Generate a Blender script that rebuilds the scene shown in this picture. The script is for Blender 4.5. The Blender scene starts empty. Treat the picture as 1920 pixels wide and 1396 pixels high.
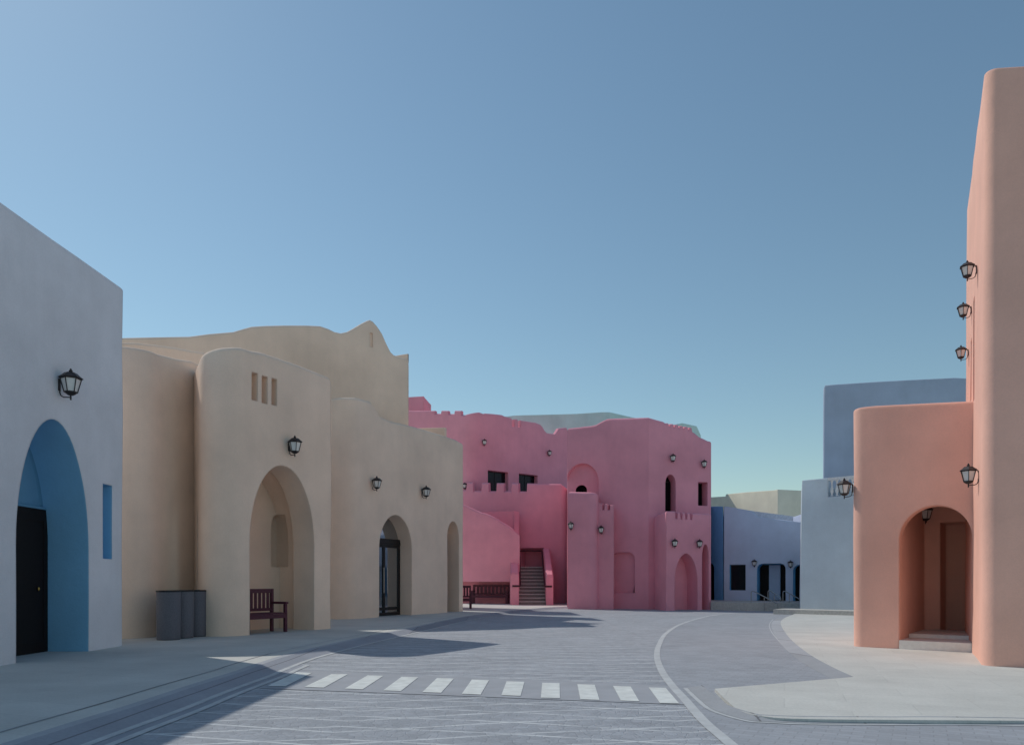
import bpy, bmesh, math, random
from mathutils import Vector, Matrix, noise
random.seed(7)
R = math.radians
scene = bpy.context.scene
COL = scene.collection
F, HZ, EYE, CX = 1400.0, 1090.0, 1.2, 960.0      # focal length, horizon row, eye height, optical axis

# ------------------------------------------------------------------ measuring
def G(px, py, z=0.0):
    d = (EYE - z) * F / (py - HZ)
    return ((px - CX) * d / F, d)
def D(px, d):
    return ((px - CX) * d / F, d)
def Z(py, d):
    return EYE + (HZ - py) * d / F

class Wall:
    """A vertical plane from A to B; u runs along it, k goes into the building."""
    def __init__(s, A, B):
        s.A = Vector((A[0], A[1])); s.B = Vector((B[0], B[1]))
        s.L = (s.B - s.A).length; s.u = (s.B - s.A) / s.L
        s.n = Vector((-s.u.y, s.u.x))
    def uz(s, px, py):
        r = (px - CX) / F
        t = (r * s.A.y - s.A.x) / (s.u.x - r * s.u.y)
        d = s.A.y + s.u.y * t
        return t, Z(py, d)
    def U(s, px): return s.uz(px, 0)[0]
    def xy(s, u, k=0.0):
        p = s.A + s.u * u + s.n * k
        return (p.x, p.y)
    def prof(s, pts):
        return [s.uz(*p) for p in pts]
    def out_angle(s):
        return math.atan2(-s.n.y, -s.n.x)

# ------------------------------------------------------------------ materials
def newmat(name):
    m = bpy.data.materials.new(name); m.use_nodes = True
    nt = m.node_tree; b = nt.nodes['Principled BSDF']
    return m, nt, b
def nd(nt, t, **kw):
    n = nt.nodes.new(t)
    for k, v in kw.items():
        if hasattr(n, k): setattr(n, k, v)
        else: n.inputs[k].default_value = v
    return n
def math_n(nt, op, a, b=None, c=None):
    n = nt.nodes.new('ShaderNodeMath'); n.operation = op
    for i, v in enumerate((a, b, c)):
        if v is None: continue
        if isinstance(v, (int, float)): n.inputs[i].default_value = v
        else: nt.links.new(v, n.inputs[i])
    return n.outputs[0]
def mixc(nt, fac, a, b, mode='MIX'):
    n = nt.nodes.new('ShaderNodeMix'); n.data_type = 'RGBA'; n.blend_type = mode
    for i, v in ((0, fac), (6, a), (7, b)):
        if isinstance(v, (int, float)): n.inputs[i].default_value = v
        elif isinstance(v, tuple): n.inputs[i].default_value = (*v, 1) if len(v) == 3 else v
        else: nt.links.new(v, n.inputs[i])
    return n.outputs[2]
def ramp(nt, fac, lo, hi, a=0.0, b=1.0):
    n = nt.nodes.new('ShaderNodeMapRange'); nt.links.new(fac, n.inputs[0])
    n.inputs[1].default_value = lo; n.inputs[2].default_value = hi
    n.inputs[3].default_value = a; n.inputs[4].default_value = b
    return n.outputs[0]

def stucco(name, c, bump=0.34, soft=0.05, rough=0.92, vary=0.13):
    m, nt, b = newmat(name)
    co = nd(nt, 'ShaderNodeTexCoord').outputs['Object']
    big = nd(nt, 'ShaderNodeTexNoise', Scale=0.55, Detail=5.0, Roughness=0.6); nt.links.new(co, big.inputs['Vector'])
    mp = nd(nt, 'ShaderNodeMapping'); mp.inputs['Scale'].default_value = (2.2, 2.2, 0.22); nt.links.new(co, mp.inputs[0])
    st = nd(nt, 'ShaderNodeTexNoise', Scale=1.6, Detail=6.0, Roughness=0.65); nt.links.new(mp.outputs[0], st.inputs['Vector'])
    fine = nd(nt, 'ShaderNodeTexNoise', Scale=38.0, Detail=6.0, Roughness=0.7); nt.links.new(co, fine.inputs['Vector'])
    v1 = ramp(nt, big.outputs[0], 0.3, 0.7, 1 - vary, 1 + vary * 0.5)
    v2 = ramp(nt, st.outputs[0], 0.3, 0.75, 1.01, 1 - vary * 0.25)
    v3 = ramp(nt, fine.outputs[0], 0.25, 0.75, 0.95, 1.05)
    v = math_n(nt, 'MULTIPLY', math_n(nt, 'MULTIPLY', v1, v2), v3)
    comb = nd(nt, 'ShaderNodeCombineColor')
    for i in range(3): nt.links.new(v, comb.inputs[i])
    nt.links.new(mixc(nt, 1.0, tuple(c), comb.outputs[0], 'MULTIPLY'), b.inputs['Base Color'])
    b.inputs['Roughness'].default_value = rough
    b.inputs['Specular IOR Level'].default_value = 0.2
    bv = nd(nt, 'ShaderNodeBevel'); bv.samples = 4; bv.inputs['Radius'].default_value = soft
    bp = nd(nt, 'ShaderNodeBump'); bp.inputs['Strength'].default_value = bump; bp.inputs['Distance'].default_value = 0.02
    trowel = nd(nt, 'ShaderNodeTexNoise', Scale=5.0, Detail=4.0, Roughness=0.55); nt.links.new(co, trowel.inputs['Vector'])
    hsum = math_n(nt, 'ADD', math_n(nt, 'MULTIPLY', trowel.outputs[0], 1.2), math_n(nt, 'MULTIPLY', fine.outputs[0], 0.55))
    nt.links.new(hsum, bp.inputs['Height']); nt.links.new(bv.outputs[0], bp.inputs['Normal'])
    nt.links.new(bp.outputs[0], b.inputs['Normal'])
    return m
def plain(name, c, rough=0.5, metal=0.0, spec=0.4, noise_amt=0.12, scale=14.0):
    m, nt, b = newmat(name)
    co = nd(nt, 'ShaderNodeTexCoord').outputs['Object']
    n = nd(nt, 'ShaderNodeTexNoise', Scale=scale, Detail=5.0); nt.links.new(co, n.inputs['Vector'])
    v = ramp(nt, n.outputs[0], 0.3, 0.7, 1 - noise_amt, 1 + noise_amt)
    comb = nd(nt, 'ShaderNodeCombineColor')
    for i in range(3): nt.links.new(v, comb.inputs[i])
    nt.links.new(mixc(nt, 1.0, tuple(c), comb.outputs[0], 'MULTIPLY'), b.inputs['Base Color'])
    b.inputs['Roughness'].default_value = rough; b.inputs['Metallic'].default_value = metal
    b.inputs['Specular IOR Level'].default_value = spec
    return m
def line_mask(nt, val, width):
    """1 near the whole numbers of val."""
    fr = math_n(nt, 'FRACT', val)
    dd = math_n(nt, 'ABSOLUTE', math_n(nt, 'SUBTRACT', fr, 0.5))
    return ramp(nt, dd, 0.5 - width * 1.7, 0.5 - width * 0.45)
def grid_paving(name, c, joint, sx, sy, rot, jw=0.02, vary=0.12, dirt=0.12, rough=0.8, bond=True):
    m, nt, b = newmat(name)
    co = nd(nt, 'ShaderNodeTexCoord').outputs['Object']
    mp = nd(nt, 'ShaderNodeMapping'); mp.inputs['Rotation'].default_value = (0, 0, rot); nt.links.new(co, mp.inputs[0])
    br = nd(nt, 'ShaderNodeTexBrick'); nt.links.new(mp.outputs[0], br.inputs['Vector'])
    br.offset = 0.5 if bond else 0.0
    br.inputs['Scale'].default_value = 1.0
    br.inputs['Brick Width'].default_value = sx; br.inputs['Row Height'].default_value = sy
    br.inputs['Mortar Size'].default_value = jw; br.inputs['Mortar Smooth'].default_value = 0.3
    br.inputs['Bias'].default_value = 0.0
    br.inputs['Color1'].default_value = (*[x * (1 - vary) for x in c], 1)
    br.inputs['Color2'].default_value = (*[x * (1 + vary) for x in c], 1)
    br.inputs['Mortar'].default_value = (*joint, 1)
    n = nd(nt, 'ShaderNodeTexNoise', Scale=0.9, Detail=7.0, Roughness=0.65); nt.links.new(co, n.inputs['Vector'])
    f = nd(nt, 'ShaderNodeTexNoise', Scale=30.0, Detail=5.0, Roughness=0.7); nt.links.new(co, f.inputs['Vector'])
    v = math_n(nt, 'MULTIPLY', ramp(nt, n.outputs[0], 0.3, 0.7, 1 - dirt, 1 + dirt * 0.6), ramp(nt, f.outputs[0], 0.25, 0.75, 0.9, 1.1))
    comb = nd(nt, 'ShaderNodeCombineColor')
    for i in range(3): nt.links.new(v, comb.inputs[i])
    nt.links.new(mixc(nt, 1.0, br.outputs[0], comb.outputs[0], 'MULTIPLY'), b.inputs['Base Color'])
    b.inputs['Roughness'].default_value = rough; b.inputs['Specular IOR Level'].default_value = 0.25
    bp = nd(nt, 'ShaderNodeBump'); bp.inputs['Strength'].default_value = 0.25; bp.inputs['Distance'].default_value = 0.01
    nt.links.new(math_n(nt, 'SUBTRACT', math_n(nt, 'MULTIPLY', f.outputs[0], 0.5), br.outputs['Fac']), bp.inputs['Height'])
    nt.links.new(bp.outputs[0], b.inputs['Normal'])
    return m
def road_paving(name, c, light):
    """Grey setts crossed by pale courses laid in long flat zigzags."""
    m, nt, b = newmat(name)
    co = nd(nt, 'ShaderNodeTexCoord').outputs['Object']
    wob = nd(nt, 'ShaderNodeTexNoise', Scale=0.8, Detail=2.0); nt.links.new(co, wob.inputs['Vector'])
    sep = nd(nt, 'ShaderNodeSeparateXYZ'); nt.links.new(co, sep.inputs[0])
    w1 = math_n(nt, 'MULTIPLY', math_n(nt, 'SUBTRACT', wob.outputs[0], 0.5), 0.07)
    x = sep.outputs[0]; y = math_n(nt, 'ADD', sep.outputs[1], w1)
    tri = math_n(nt, 'PINGPONG', x, 1.5)
    za = math_n(nt, 'MULTIPLY', math_n(nt, 'ADD', y, math_n(nt, 'MULTIPLY', tri, 0.30)), 1 / 0.52)
    zb = math_n(nt, 'MULTIPLY', math_n(nt, 'SUBTRACT', y, math_n(nt, 'MULTIPLY', tri, 0.22)), 1 / 0.52)
    la = line_mask(nt, za, 0.032); lb = line_mask(nt, zb, 0.026)
    lines = math_n(nt, 'MAXIMUM', la, lb)
    pn = nd(nt, 'ShaderNodeTexNoise', Scale=2.3, Detail=4.0); nt.links.new(co, pn.inputs['Vector'])
    lines = math_n(nt, 'MULTIPLY', lines, ramp(nt, pn.outputs[0], 0.30, 0.60, 0.25, 1.0))
    vo = nd(nt, 'ShaderNodeTexVoronoi', Scale=11.0); vo.feature = 'F1'; nt.links.new(co, vo.inputs['Vector'])
    ve = nd(nt, 'ShaderNodeTexVoronoi', Scale=11.0); ve.feature = 'DISTANCE_TO_EDGE'; nt.links.new(co, ve.inputs['Vector'])
    sv = nd(nt, 'ShaderNodeSeparateColor'); nt.links.new(vo.outputs['Color'], sv.inputs[0])
    n = nd(nt, 'ShaderNodeTexNoise', Scale=0.7, Detail=7.0, Roughness=0.65); nt.links.new(co, n.inputs['Vector'])
    f = nd(nt, 'ShaderNodeTexNoise', Scale=26.0, Detail=6.0, Roughness=0.75); nt.links.new(co, f.inputs['Vector'])
    v = math_n(nt, 'MULTIPLY', ramp(nt, n.outputs[0], 0.3, 0.7, 0.87, 1.09), ramp(nt, f.outputs[0], 0.25, 0.75, 0.82, 1.18))
    v = math_n(nt, 'MULTIPLY', v, ramp(nt, sv.outputs[0], 0.0, 1.0, 0.90, 1.09))
    v = math_n(nt, 'MULTIPLY', v, ramp(nt, ve.outputs['Distance'], 0.0, 0.05, 0.93, 1.0))
    comb = nd(nt, 'ShaderNodeCombineColor')
    for i in range(3): nt.links.new(v, comb.inputs[i])
    base = mixc(nt, 1.0, tuple(c), comb.outputs[0], 'MULTIPLY')
    nt.links.new(mixc(nt, lines, base, tuple(light)), b.inputs['Base Color'])
    b.inputs['Roughness'].default_value = 0.78; b.inputs['Specular IOR Level'].default_value = 0.3
    bp = nd(nt, 'ShaderNodeBump'); bp.inputs['Strength'].default_value = 0.4; bp.inputs['Distance'].default_value = 0.012
    nt.links.new(math_n(nt, 'ADD', math_n(nt, 'MULTIPLY', f.outputs[0], 0.6), ramp(nt, ve.outputs['Distance'], 0.0, 0.08)), bp.inputs['Height'])
    nt.links.new(bp.outputs[0], b.inputs['Normal'])
    return m
def glass_mat(name, c, rough=0.05):
    m, nt, b = newmat(name)
    b.inputs['Base Color'].default_value = (*c, 1); b.inputs['Roughness'].default_value = rough
    b.inputs['Specular IOR Level'].default_value = 1.0; b.inputs['IOR'].default_value = 2.6
    return m

M = dict(
    white_blue=stucco('pale_blue_stucco', (0.82, 0.81, 0.85)),
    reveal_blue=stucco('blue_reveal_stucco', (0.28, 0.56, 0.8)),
    tympanum=stucco('blue_tympanum_shade_stucco', (0.16, 0.38, 0.58)),  # shade at the back of the doorway put in as a darker blue
    beige=stucco('sand_stucco', (0.96, 0.74, 0.59)),
    pink=stucco('pink_stucco', (0.88, 0.37, 0.455)),
    orange=stucco('terracotta_stucco', (0.95, 0.54, 0.425)),
    sky_blue=stucco('light_blue_stucco', (0.64, 0.73, 0.8)),
    mid_blue=stucco('grey_blue_stucco', (0.46, 0.54, 0.67)),
    lilac=stucco('lilac_blue_stucco', (0.63, 0.71, 0.87)),
    deep_blue=stucco('deep_blue_stucco', (0.22, 0.62, 0.97)),
    cream=stucco('cream_stucco', (0.92, 0.86, 0.68)),
    teal=stucco('sea_green_stucco', (0.64, 0.82, 0.78)),
    iron=plain('black_iron', (0.04, 0.034, 0.036), 0.5, 0.3),
    frost=plain('frosted_glass', (0.78, 0.77, 0.74), 0.25, 0.0, 0.6, 0.03),
    bench=plain('dark_red_paint', (0.095, 0.022, 0.042), 0.55, 0.0, 0.35, 0.2),
    bin=plain('grey_woven_metal', (0.15, 0.15, 0.175), 0.7, 0.0, 0.3, 0.12, 40),
    binrim=plain('black_plastic_rim', (0.012, 0.012, 0.014), 0.5),
    darkdoor=plain('dark_stained_door', (0.012, 0.009, 0.009), 0.6, 0.0, 0.2),
    frame=plain('dark_metal_frame', (0.02, 0.018, 0.02), 0.4, 0.3),
    brass=plain('brass', (0.5, 0.3, 0.08), 0.3, 1.0),
    glass=glass_mat('window_glass', (0.03, 0.045, 0.06)),
    darkglass=plain('dark_window_glass', (0.012, 0.012, 0.016), 0.12, 0.0, 0.25),
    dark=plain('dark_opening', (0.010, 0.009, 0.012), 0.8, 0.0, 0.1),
    steel=plain('brushed_steel', (0.38, 0.40, 0.41), 0.35, 0.9),
    marble=plain('white_marble', (0.82, 0.8, 0.75), 0.5, 0.0, 0.4, 0.06),
    stair=plain('grey_stone_step', (0.62, 0.58, 0.55), 0.8),
    riser=plain('stone_riser_shade_tone', (0.26, 0.235, 0.225), 0.8),  # step shading put into the colour: risers darker than the treads
    white=plain('white_plaster', (0.8, 0.8, 0.8), 0.8),
    plinth=plain('pale_stone_plinth', (0.55, 0.54, 0.50), 0.8),
    rail=plain('dark_red_rail', (0.05, 0.012, 0.02), 0.5),
    road=road_paving('grey_sett_paving', (0.365, 0.385, 0.42), (0.66, 0.685, 0.695)),
    bay=grid_paving('grey_slab_paving', (0.365, 0.385, 0.42), (0.31, 0.325, 0.35), 0.2, 0.1, 0.5, 0.006, 0.08, 0.10),
    pave=grid_paving('pale_stone_paving', (0.61, 0.61, 0.575), (0.565, 0.565, 0.535), 1.2, 0.6, 0.35, 0.008, 0.03, 0.12),
    ground=grid_paving('sand_paving', (0.6, 0.6, 0.58), (0.5, 0.5, 0.48), 1.2, 0.6, 0.2, 0.012),
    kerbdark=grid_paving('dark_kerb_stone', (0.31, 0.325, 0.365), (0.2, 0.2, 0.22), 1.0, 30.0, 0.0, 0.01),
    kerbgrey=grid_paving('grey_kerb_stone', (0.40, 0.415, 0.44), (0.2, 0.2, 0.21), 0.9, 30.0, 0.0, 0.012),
    kerblight=plain('pale_edge_stone', (0.53, 0.55, 0.56), 0.8, 0, 0.3, 0.10, 6),
    band=plain('smooth_grey_band', (0.375, 0.39, 0.42), 0.8, 0, 0.3, 0.07, 3),
    stripe=plain('white_road_paint', (0.72, 0.745, 0.72), 0.7, 0, 0.3, 0.11, 7),
)

# ------------------------------------------------------------------ object helpers
def link(name, me, mat=None, parent=None):
    o = bpy.data.objects.new(name, me); COL.objects.link(o)
    if mat is not None and len(me.materials) == 0: me.materials.append(mat)
    if parent is not None:
        o.parent = parent
        off = Vector(parent['_o']) if '_o' in parent else None
        p = parent
        if off is not None and '_world' not in o:
            me.transform(Matrix.Translation(-off))
    return o
def tag(o, label, cat, group=None):
    o['label'] = label; o['category'] = cat
    if group: o['group'] = group
    return o
def thing(name, label, cat, loc=(0, 0, 0), group=None):
    o = bpy.data.objects.new(name, None); COL.objects.link(o)
    o.empty_display_size = 0.3
    o.location = loc
    WORLD[o.name] = Vector(loc)
    return tag(o, label, cat, group)
WORLD = {}
def part(name, me, mat, parent):
    """me is in world coordinates; make it a child."""
    o = bpy.data.objects.new(name, me); COL.objects.link(o)
    if mat is not None and len(me.materials) == 0: me.materials.append(mat)
    off = WORLD.get(parent.name)
    if off is not None:
        me.transform(Matrix.Translation(-off))
    o.parent = parent
    WORLD[o.name] = off if off is not None else Vector((0, 0, 0))
    return o
def lpart(name, bm, mat, parent, smooth=None):
    me = fin(bm, smooth)
    o = bpy.data.objects.new(name, me); COL.objects.link(o)
    me.materials.append(mat); o.parent = parent
    return o
def structure(name, me, mat):
    o = bpy.data.objects.new(name, me); COL.objects.link(o)
    me.materials.append(mat); o['kind'] = 'structure'
    return o
def fin(bm, smooth=None):
    bmesh.ops.recalc_face_normals(bm, faces=bm.faces)
    me = bpy.data.meshes.new('m'); bm.to_mesh(me); bm.free()
    if smooth:
        for p in me.polygons: p.use_smooth = True
        me.set_sharp_from_angle(angle=R(smooth))
    return me
def box(bm, lo, hi, mtx=None, bev=0.0):
    vs = [bm.verts.new((x, y, z)) for x in (lo[0], hi[0]) for y in (lo[1], hi[1]) for z in (lo[2], hi[2])]
    fs = [(0, 1, 3, 2), (4, 6, 7, 5), (0, 4, 5, 1), (2, 3, 7, 6), (0, 2, 6, 4), (1, 5, 7, 3)]
    ff = [bm.faces.new([vs[i] for i in f]) for f in fs]
    if bev:
        es = list({e for f in ff for e in f.edges})
        res = bmesh.ops.bevel(bm, geom=es, offset=bev, segments=2, affect='EDGES', profile=0.5)
        vs = list({v for f in res['faces'] for v in f.verts} | {v for v in vs if v.is_valid})
    if mtx is not None:
        for v in vs: v.co = mtx @ v.co
    return bm
def tube(bm, pts, r, seg=8):
    pts = [Vector(p) for p in pts]
    rings = []
    for i, p in enumerate(pts):
        a = pts[max(i - 1, 0)]; b = pts[min(i + 1, len(pts) - 1)]
        t = (b - a).normalized()
        ref = Vector((0, 0, 1)) if abs(t.z) < 0.9 else Vector((1, 0, 0))
        x = t.cross(ref).normalized(); y = t.cross(x)
        rings.append([bm.verts.new(p + r * (math.cos(q) * x + math.sin(q) * y)) for q in [2 * math.pi * k / seg for k in range(seg)]])
    for a, b in zip(rings, rings[1:]):
        for k in range(seg): bm.faces.new((a[k], a[(k + 1) % seg], b[(k + 1) % seg], b[k]))
    bm.faces.new(rings[0]); bm.faces.new(list(reversed(rings[-1])))
def lathe(bm, prof, seg, c=(0, 0, 0), ph=0.0):
    rings = []
    for r, z in prof:
        rings.append([bm.verts.new((c[0] + r * math.cos(ph + 2 * math.pi * k / seg), c[1] + r * math.sin(ph + 2 * math.pi * k / seg), c[2] + z)) for k in range(seg)])
    for a, b in zip(rings, rings[1:]):
        for k in range(seg): bm.faces.new((a[k], a[(k + 1) % seg], b[(k + 1) % seg], b[k]))
    bm.faces.new(list(reversed(rings[0]))); bm.faces.new(rings[-1])

# ------------------------------------------------------------------ masses: rounded plan, wavy parapet, soft edges
def mass_mesh(corners, profs, h=5.0, T=0.32, rt=0.07, batter=0.0, zroof=None, z0=-0.25, wob=0.018, step=0.4):
    n = len(corners); P = [Vector(c[:2]) for c in corners]; Rr = [c[2] if len(c) > 2 else 0.0 for c in corners]
    def He(i, u):
        pr = profs.get(i)
        if not pr: return h
        if u <= pr[0][0]: return pr[0][1]
        for (a, za), (b, zb) in zip(pr, pr[1:]):
            if u <= b:
                return zb if b - a < 1e-6 else za + (zb - za) * (u - a) / (b - a)
        return pr[-1][1]
    dirs = [(P[(i + 1) % n] - P[i]).normalized() for i in range(n)]
    Ls = [(P[(i + 1) % n] - P[i]).length for i in range(n)]
    tl = []
    for i in range(n):
        c = max(-1, min(1, dirs[i - 1].dot(dirs[i]))); ang = math.acos(c)
        tl.append(min(Rr[i] * math.tan(ang / 2), 0.45 * Ls[i], 0.45 * Ls[i - 1]) if Rr[i] > 0 else 0.0)
    ring = []     # x, y, n, h
    for i in range(n):
        o1 = Vector((dirs[i - 1].y, -dirs[i - 1].x)); o2 = Vector((dirs[i].y, -dirs[i].x))
        hp = He(i - 1 if i else n - 1, Ls[i - 1] - tl[i]); hn = He(i, tl[i])
        if tl[i] == 0:
            m = (o1 + o2) / (1 + o1.dot(o2))
            ring.append((P[i], m, max(hp, hn) if abs(hp - hn) < 0.4 else hn))
        else:
            a = P[i] - dirs[i - 1] * tl[i]; b = P[i] + dirs[i] * tl[i]
            ang = math.acos(max(-1, min(1, o1.dot(o2)))); k = max(4, int(ang / R(11)))
            sgn = 1 if dirs[i - 1].cross(dirs[i]) > 0 else -1
            rad = tl[i] / math.tan(ang / 2) if ang > 1e-4 else 0
            cen = a - o1 * rad * sgn
            for q in range(k + 1):
                f = q / k
                th = math.atan2(o1.y, o1.x) + sgn * ang * f
                nn = Vector((math.cos(th), math.sin(th)))
                ring.append((cen + nn * rad * sgn, nn, hp + (hn - hp) * f))
        us = set()
        a, b = tl[i], Ls[i] - tl[(i + 1) % n]
        c = max(1, int((b - a) / step))
        us |= {a + (b - a) * q / c for q in range(1, c)}
        for (u, z) in profs.get(i, []):
            if a + 0.03 < u < b - 0.03: us.add(u)
        us = sorted(us); keep = []
        pu = {u for u, z in profs.get(i, [])}
        for u in us:
            if u in pu or all(abs(u - w) > 0.06 for w in pu): keep.append(u)
        for u in keep: ring.append((P[i] + dirs[i] * u, o2, He(i, u)))
    rs = [r for r in Rr if r > 0]
    if rs: T = min(T, min(rs) * 0.95)
    rt = min(rt, T * 0.45)
    hm = min(r[2] for r in ring)
    if zroof is None: zroof = hm - 0.35
    lv = []
    nl = max(4, int(hm / 1.0))
    def W(p, z): return wob * (noise.noise(Vector((p.x * .55, p.y * .55, z * .5))) + .4 * noise.noise(Vector((p.x * 1.9, p.y * 1.9, z * 1.7))))
    bm = bmesh.new()
    def mk(offf, zf):
        out = []
        for p, nn, hh in ring:
            z = zf(hh); q = p + nn * (offf + W(p, z) - batter * max(z, 0))
            out.append(bm.verts.new((q.x, q.y, z)))
        return out
    rings = [mk(0, lambda hh: z0)]
    for k in range(1, nl + 1):
        rings.append(mk(0, lambda hh, f=k / nl: z0 + (hh - rt - z0) * f))
    for a in (25, 50, 72, 90):
        rings.append(mk(-rt * (1 - math.cos(R(a))), lambda hh, a=a: hh - rt + rt * math.sin(R(a))))
    rings.append(mk(-T, lambda hh: hh))
    rings.append(mk(-T, lambda hh: zroof))
    N = len(ring)
    for a, b in zip(rings, rings[1:]):
        for k in range(N): bm.faces.new((a[k], a[(k + 1) % N], b[(k + 1) % N], b[k]))
    bm.faces.new(list(reversed(rings[0]))); bm.faces.new(rings[-1])
    bmesh.ops.recalc_face_normals(bm, faces=bm.faces)
    me = bpy.data.meshes.new('m'); bm.to_mesh(me); bm.free()
    return me
def arch_profile(kind, uc, w, zb, zs, za, p=2.0, q=2.0, n=14):
    a = w / 2
    if kind == 'rect': return [(uc - a, zb), (uc + a, zb), (uc + a, za), (uc - a, za)]
    if kind == 'rrect':
        r = min(a * .9, za - zs); out = [(uc - a, zb), (uc + a, zb)]
        for k in range(n // 2 + 1):
            t = k / (n // 2) * math.pi / 2; out.append((uc + a - r + r * math.cos(t), za - r + r * math.sin(t)))
        for k in range(n // 2 + 1):
            t = math.pi / 2 + k / (n // 2) * math.pi / 2; out.append((uc - a + r + r * math.cos(t), za - r + r * math.sin(t)))
        return out
    out = [(uc - a, zb), (uc + a, zb)]
    ts = [math.sin(k / n * math.pi / 2) for k in range(n + 1)]
    rt = [(a * max(0, 1 - t ** p) ** (1 / q), zs + (za - zs) * t) for t in ts]
    out += [(uc + x, z) for x, z in rt]
    out += [(uc - x, z) for x, z in reversed(rt[:-1])]
    return out
def prism(wall, prof, k0, k1, shrink=0.0):
    """prof (u,z) extruded through wall between depths k0..k1."""
    bm = bmesh.new()
    uc = sum(p[0] for p in prof) / len(prof); zc = min(p[1] for p in prof)
    a, b = [], []
    for u, z in prof:
        x, y = wall.xy(u, k0); a.append(bm.verts.new((x, y, z)))
        uu = uc + (u - uc) * (1 - shrink); zz = zc + (z - zc) * (1 - shrink)
        x, y = wall.xy(uu, k1); b.append(bm.verts.new((x, y, zz)))
    N = len(prof)
    for k in range(N): bm.faces.new((a[k], a[(k + 1) % N], b[(k + 1) % N], b[k]))
    bm.faces.new(list(reversed(a))); bm.faces.new(b)
    bmesh.ops.recalc_face_normals(bm, faces=bm.faces)
    me = bpy.data.meshes.new('c'); bm.to_mesh(me); bm.free()
    return me
def carve(me, cutters, mat, smooth=38):
    """Cut openings; each cutter = (mesh, material or None)."""
    me.materials.append(mat)
    for p in me.polygons: p.use_smooth = True
    o = bpy.data.objects.new('tmp', me); COL.objects.link(o)
    tmp = []
    for c, cm in cutters:
        c.materials.append(cm or mat)
        for p in c.polygons: p.use_smooth = True
        co = bpy.data.objects.new('cut', c); COL.objects.link(co); tmp.append(co)
        md = o.modifiers.new('b', 'BOOLEAN'); md.operation = 'DIFFERENCE'; md.object = co; md.solver = 'EXACT'
        md.material_mode = 'TRANSFER'
    dg = bpy.context.evaluated_depsgraph_get()
    res = bpy.data.meshes.new_from_object(o.evaluated_get(dg), depsgraph=dg)
    for t in tmp: bpy.data.objects.remove(t)
    bpy.data.objects.remove(o)
    for p in res.polygons: p.use_smooth = True
    res.set_sharp_from_angle(angle=R(smooth))
    return res
def mass(name, parent, mat, corners, profs, cutters=(), **kw):
    return part(name, carve(mass_mesh(corners, profs, **kw), list(cutters), mat), None, parent)
def slab(wall, u0, u1, z0, z1, k0, k1):
    return prism(wall, [(u0, z0), (u1, z0), (u1, z1), (u0, z1)], k0, k1)
def panel_frame(wall, u0, u1, z0, z1, k, t, dep, mullions=(), rails=()):
    bm = bmesh.new()
    def b(ua, ub, za, zb, ka=k, kb=None):
        kb = k + dep if kb is None else kb
        vs = []
        for kk in (ka, kb):
            for (u, z) in ((ua, za), (ub, za), (ub, zb), (ua, zb)):
                x, y = wall.xy(u, kk); vs.append(bm.verts.new((x, y, z)))
        for f in ((0, 1, 2, 3), (7, 6, 5, 4), (0, 4, 5, 1), (1, 5, 6, 2), (2, 6, 7, 3), (3, 7, 4, 0)): bm.faces.new([vs[i] for i in f])
    b(u0, u0 + t, z0, z1); b(u1 - t, u1, z0, z1)
    b(u0 + t, u1 - t, z1 - t, z1); b(u0 + t, u1 - t, z0, z0 + t)
    for m in mullions: b(m - t / 2, m + t / 2, z0 + t, z1 - t)
    for r in rails: b(u0 + t, u1 - t, r - t / 2, r + t / 2, k + .004, k + dep - .004)
    return fin(bm)

# ------------------------------------------------------------------ ground
ZR = -0.07
def sheet(pts, z):
    bm = bmesh.new()
    f = bm.faces.new([bm.verts.new((x, y, z)) for x, y in pts])
    if f.normal.z < 0: f.normal_flip()
    bmesh.ops.triangulate(bm, faces=bm.faces)
    me = bpy.data.meshes.new('m'); bm.to_mesh(me); bm.free()
    for p in me.polygons:
        if p.normal.z < 0: p.flip()
    return me
def slab_poly(pts, z, zb):
    bm = bmesh.new()
    a = [bm.verts.new((x, y, z)) for x, y in pts]; b = [bm.verts.new((x, y, zb)) for x, y in pts]
    N = len(a)
    bm.faces.new(a)
    for k in range(N): bm.faces.new((a[k], a[(k + 1) % N], b[(k + 1) % N], b[k]))
    bm.normal_update(); bm.faces.ensure_lookup_table()
    if bm.faces[0].normal.z < 0: bmesh.ops.reverse_faces(bm, faces=list(bm.faces))
    me = bpy.data.meshes.new('m'); bm.to_mesh(me); bm.free()
    return me
def spline(pts, n=8):
    """Catmull-Rom through pts."""
    P = [Vector(p) for p in pts]; out = []
    for i in range(len(P) - 1):
        p0 = P[max(i - 1, 0)]; p1 = P[i]; p2 = P[i + 1]; p3 = P[min(i + 2, len(P) - 1)]
        for k in range(n):
            t = k / n
            out.append(0.5 * ((2 * p1) + (p2 - p0) * t + (2 * p0 - 5 * p1 + 4 * p2 - p3) * t * t + (3 * p1 - p0 - 3 * p2 + p3) * t ** 3))
    out.append(P[-1]); return out
def offs(curve, o):
    out = []
    for i, p in enumerate(curve):
        t = (curve[min(i + 1, len(curve) - 1)] - curve[max(i - 1, 0)]).normalized()
        out.append(p + Vector((-t.y, t.x)) * o)
    return out
def ribbon(curve, o0, o1, z0, z1):
    a = offs(curve, o0); b = offs(curve, o1); bm = bmesh.new()
    va = [bm.verts.new((p.x, p.y, z0)) for p in a]; vb = [bm.verts.new((p.x, p.y, z1)) for p in b]
    uv = bm.loops.layers.uv.new('UVMap')
    for i in range(len(a) - 1):
        f = bm.faces.new((va[i], va[i + 1], vb[i + 1], vb[i]))
    bm.normal_update()
    for f in bm.faces:
        if f.normal.z < 0: f.normal_flip()
    me = bpy.data.meshes.new('m'); bm.to_mesh(me); bm.free()
    return me

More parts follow.
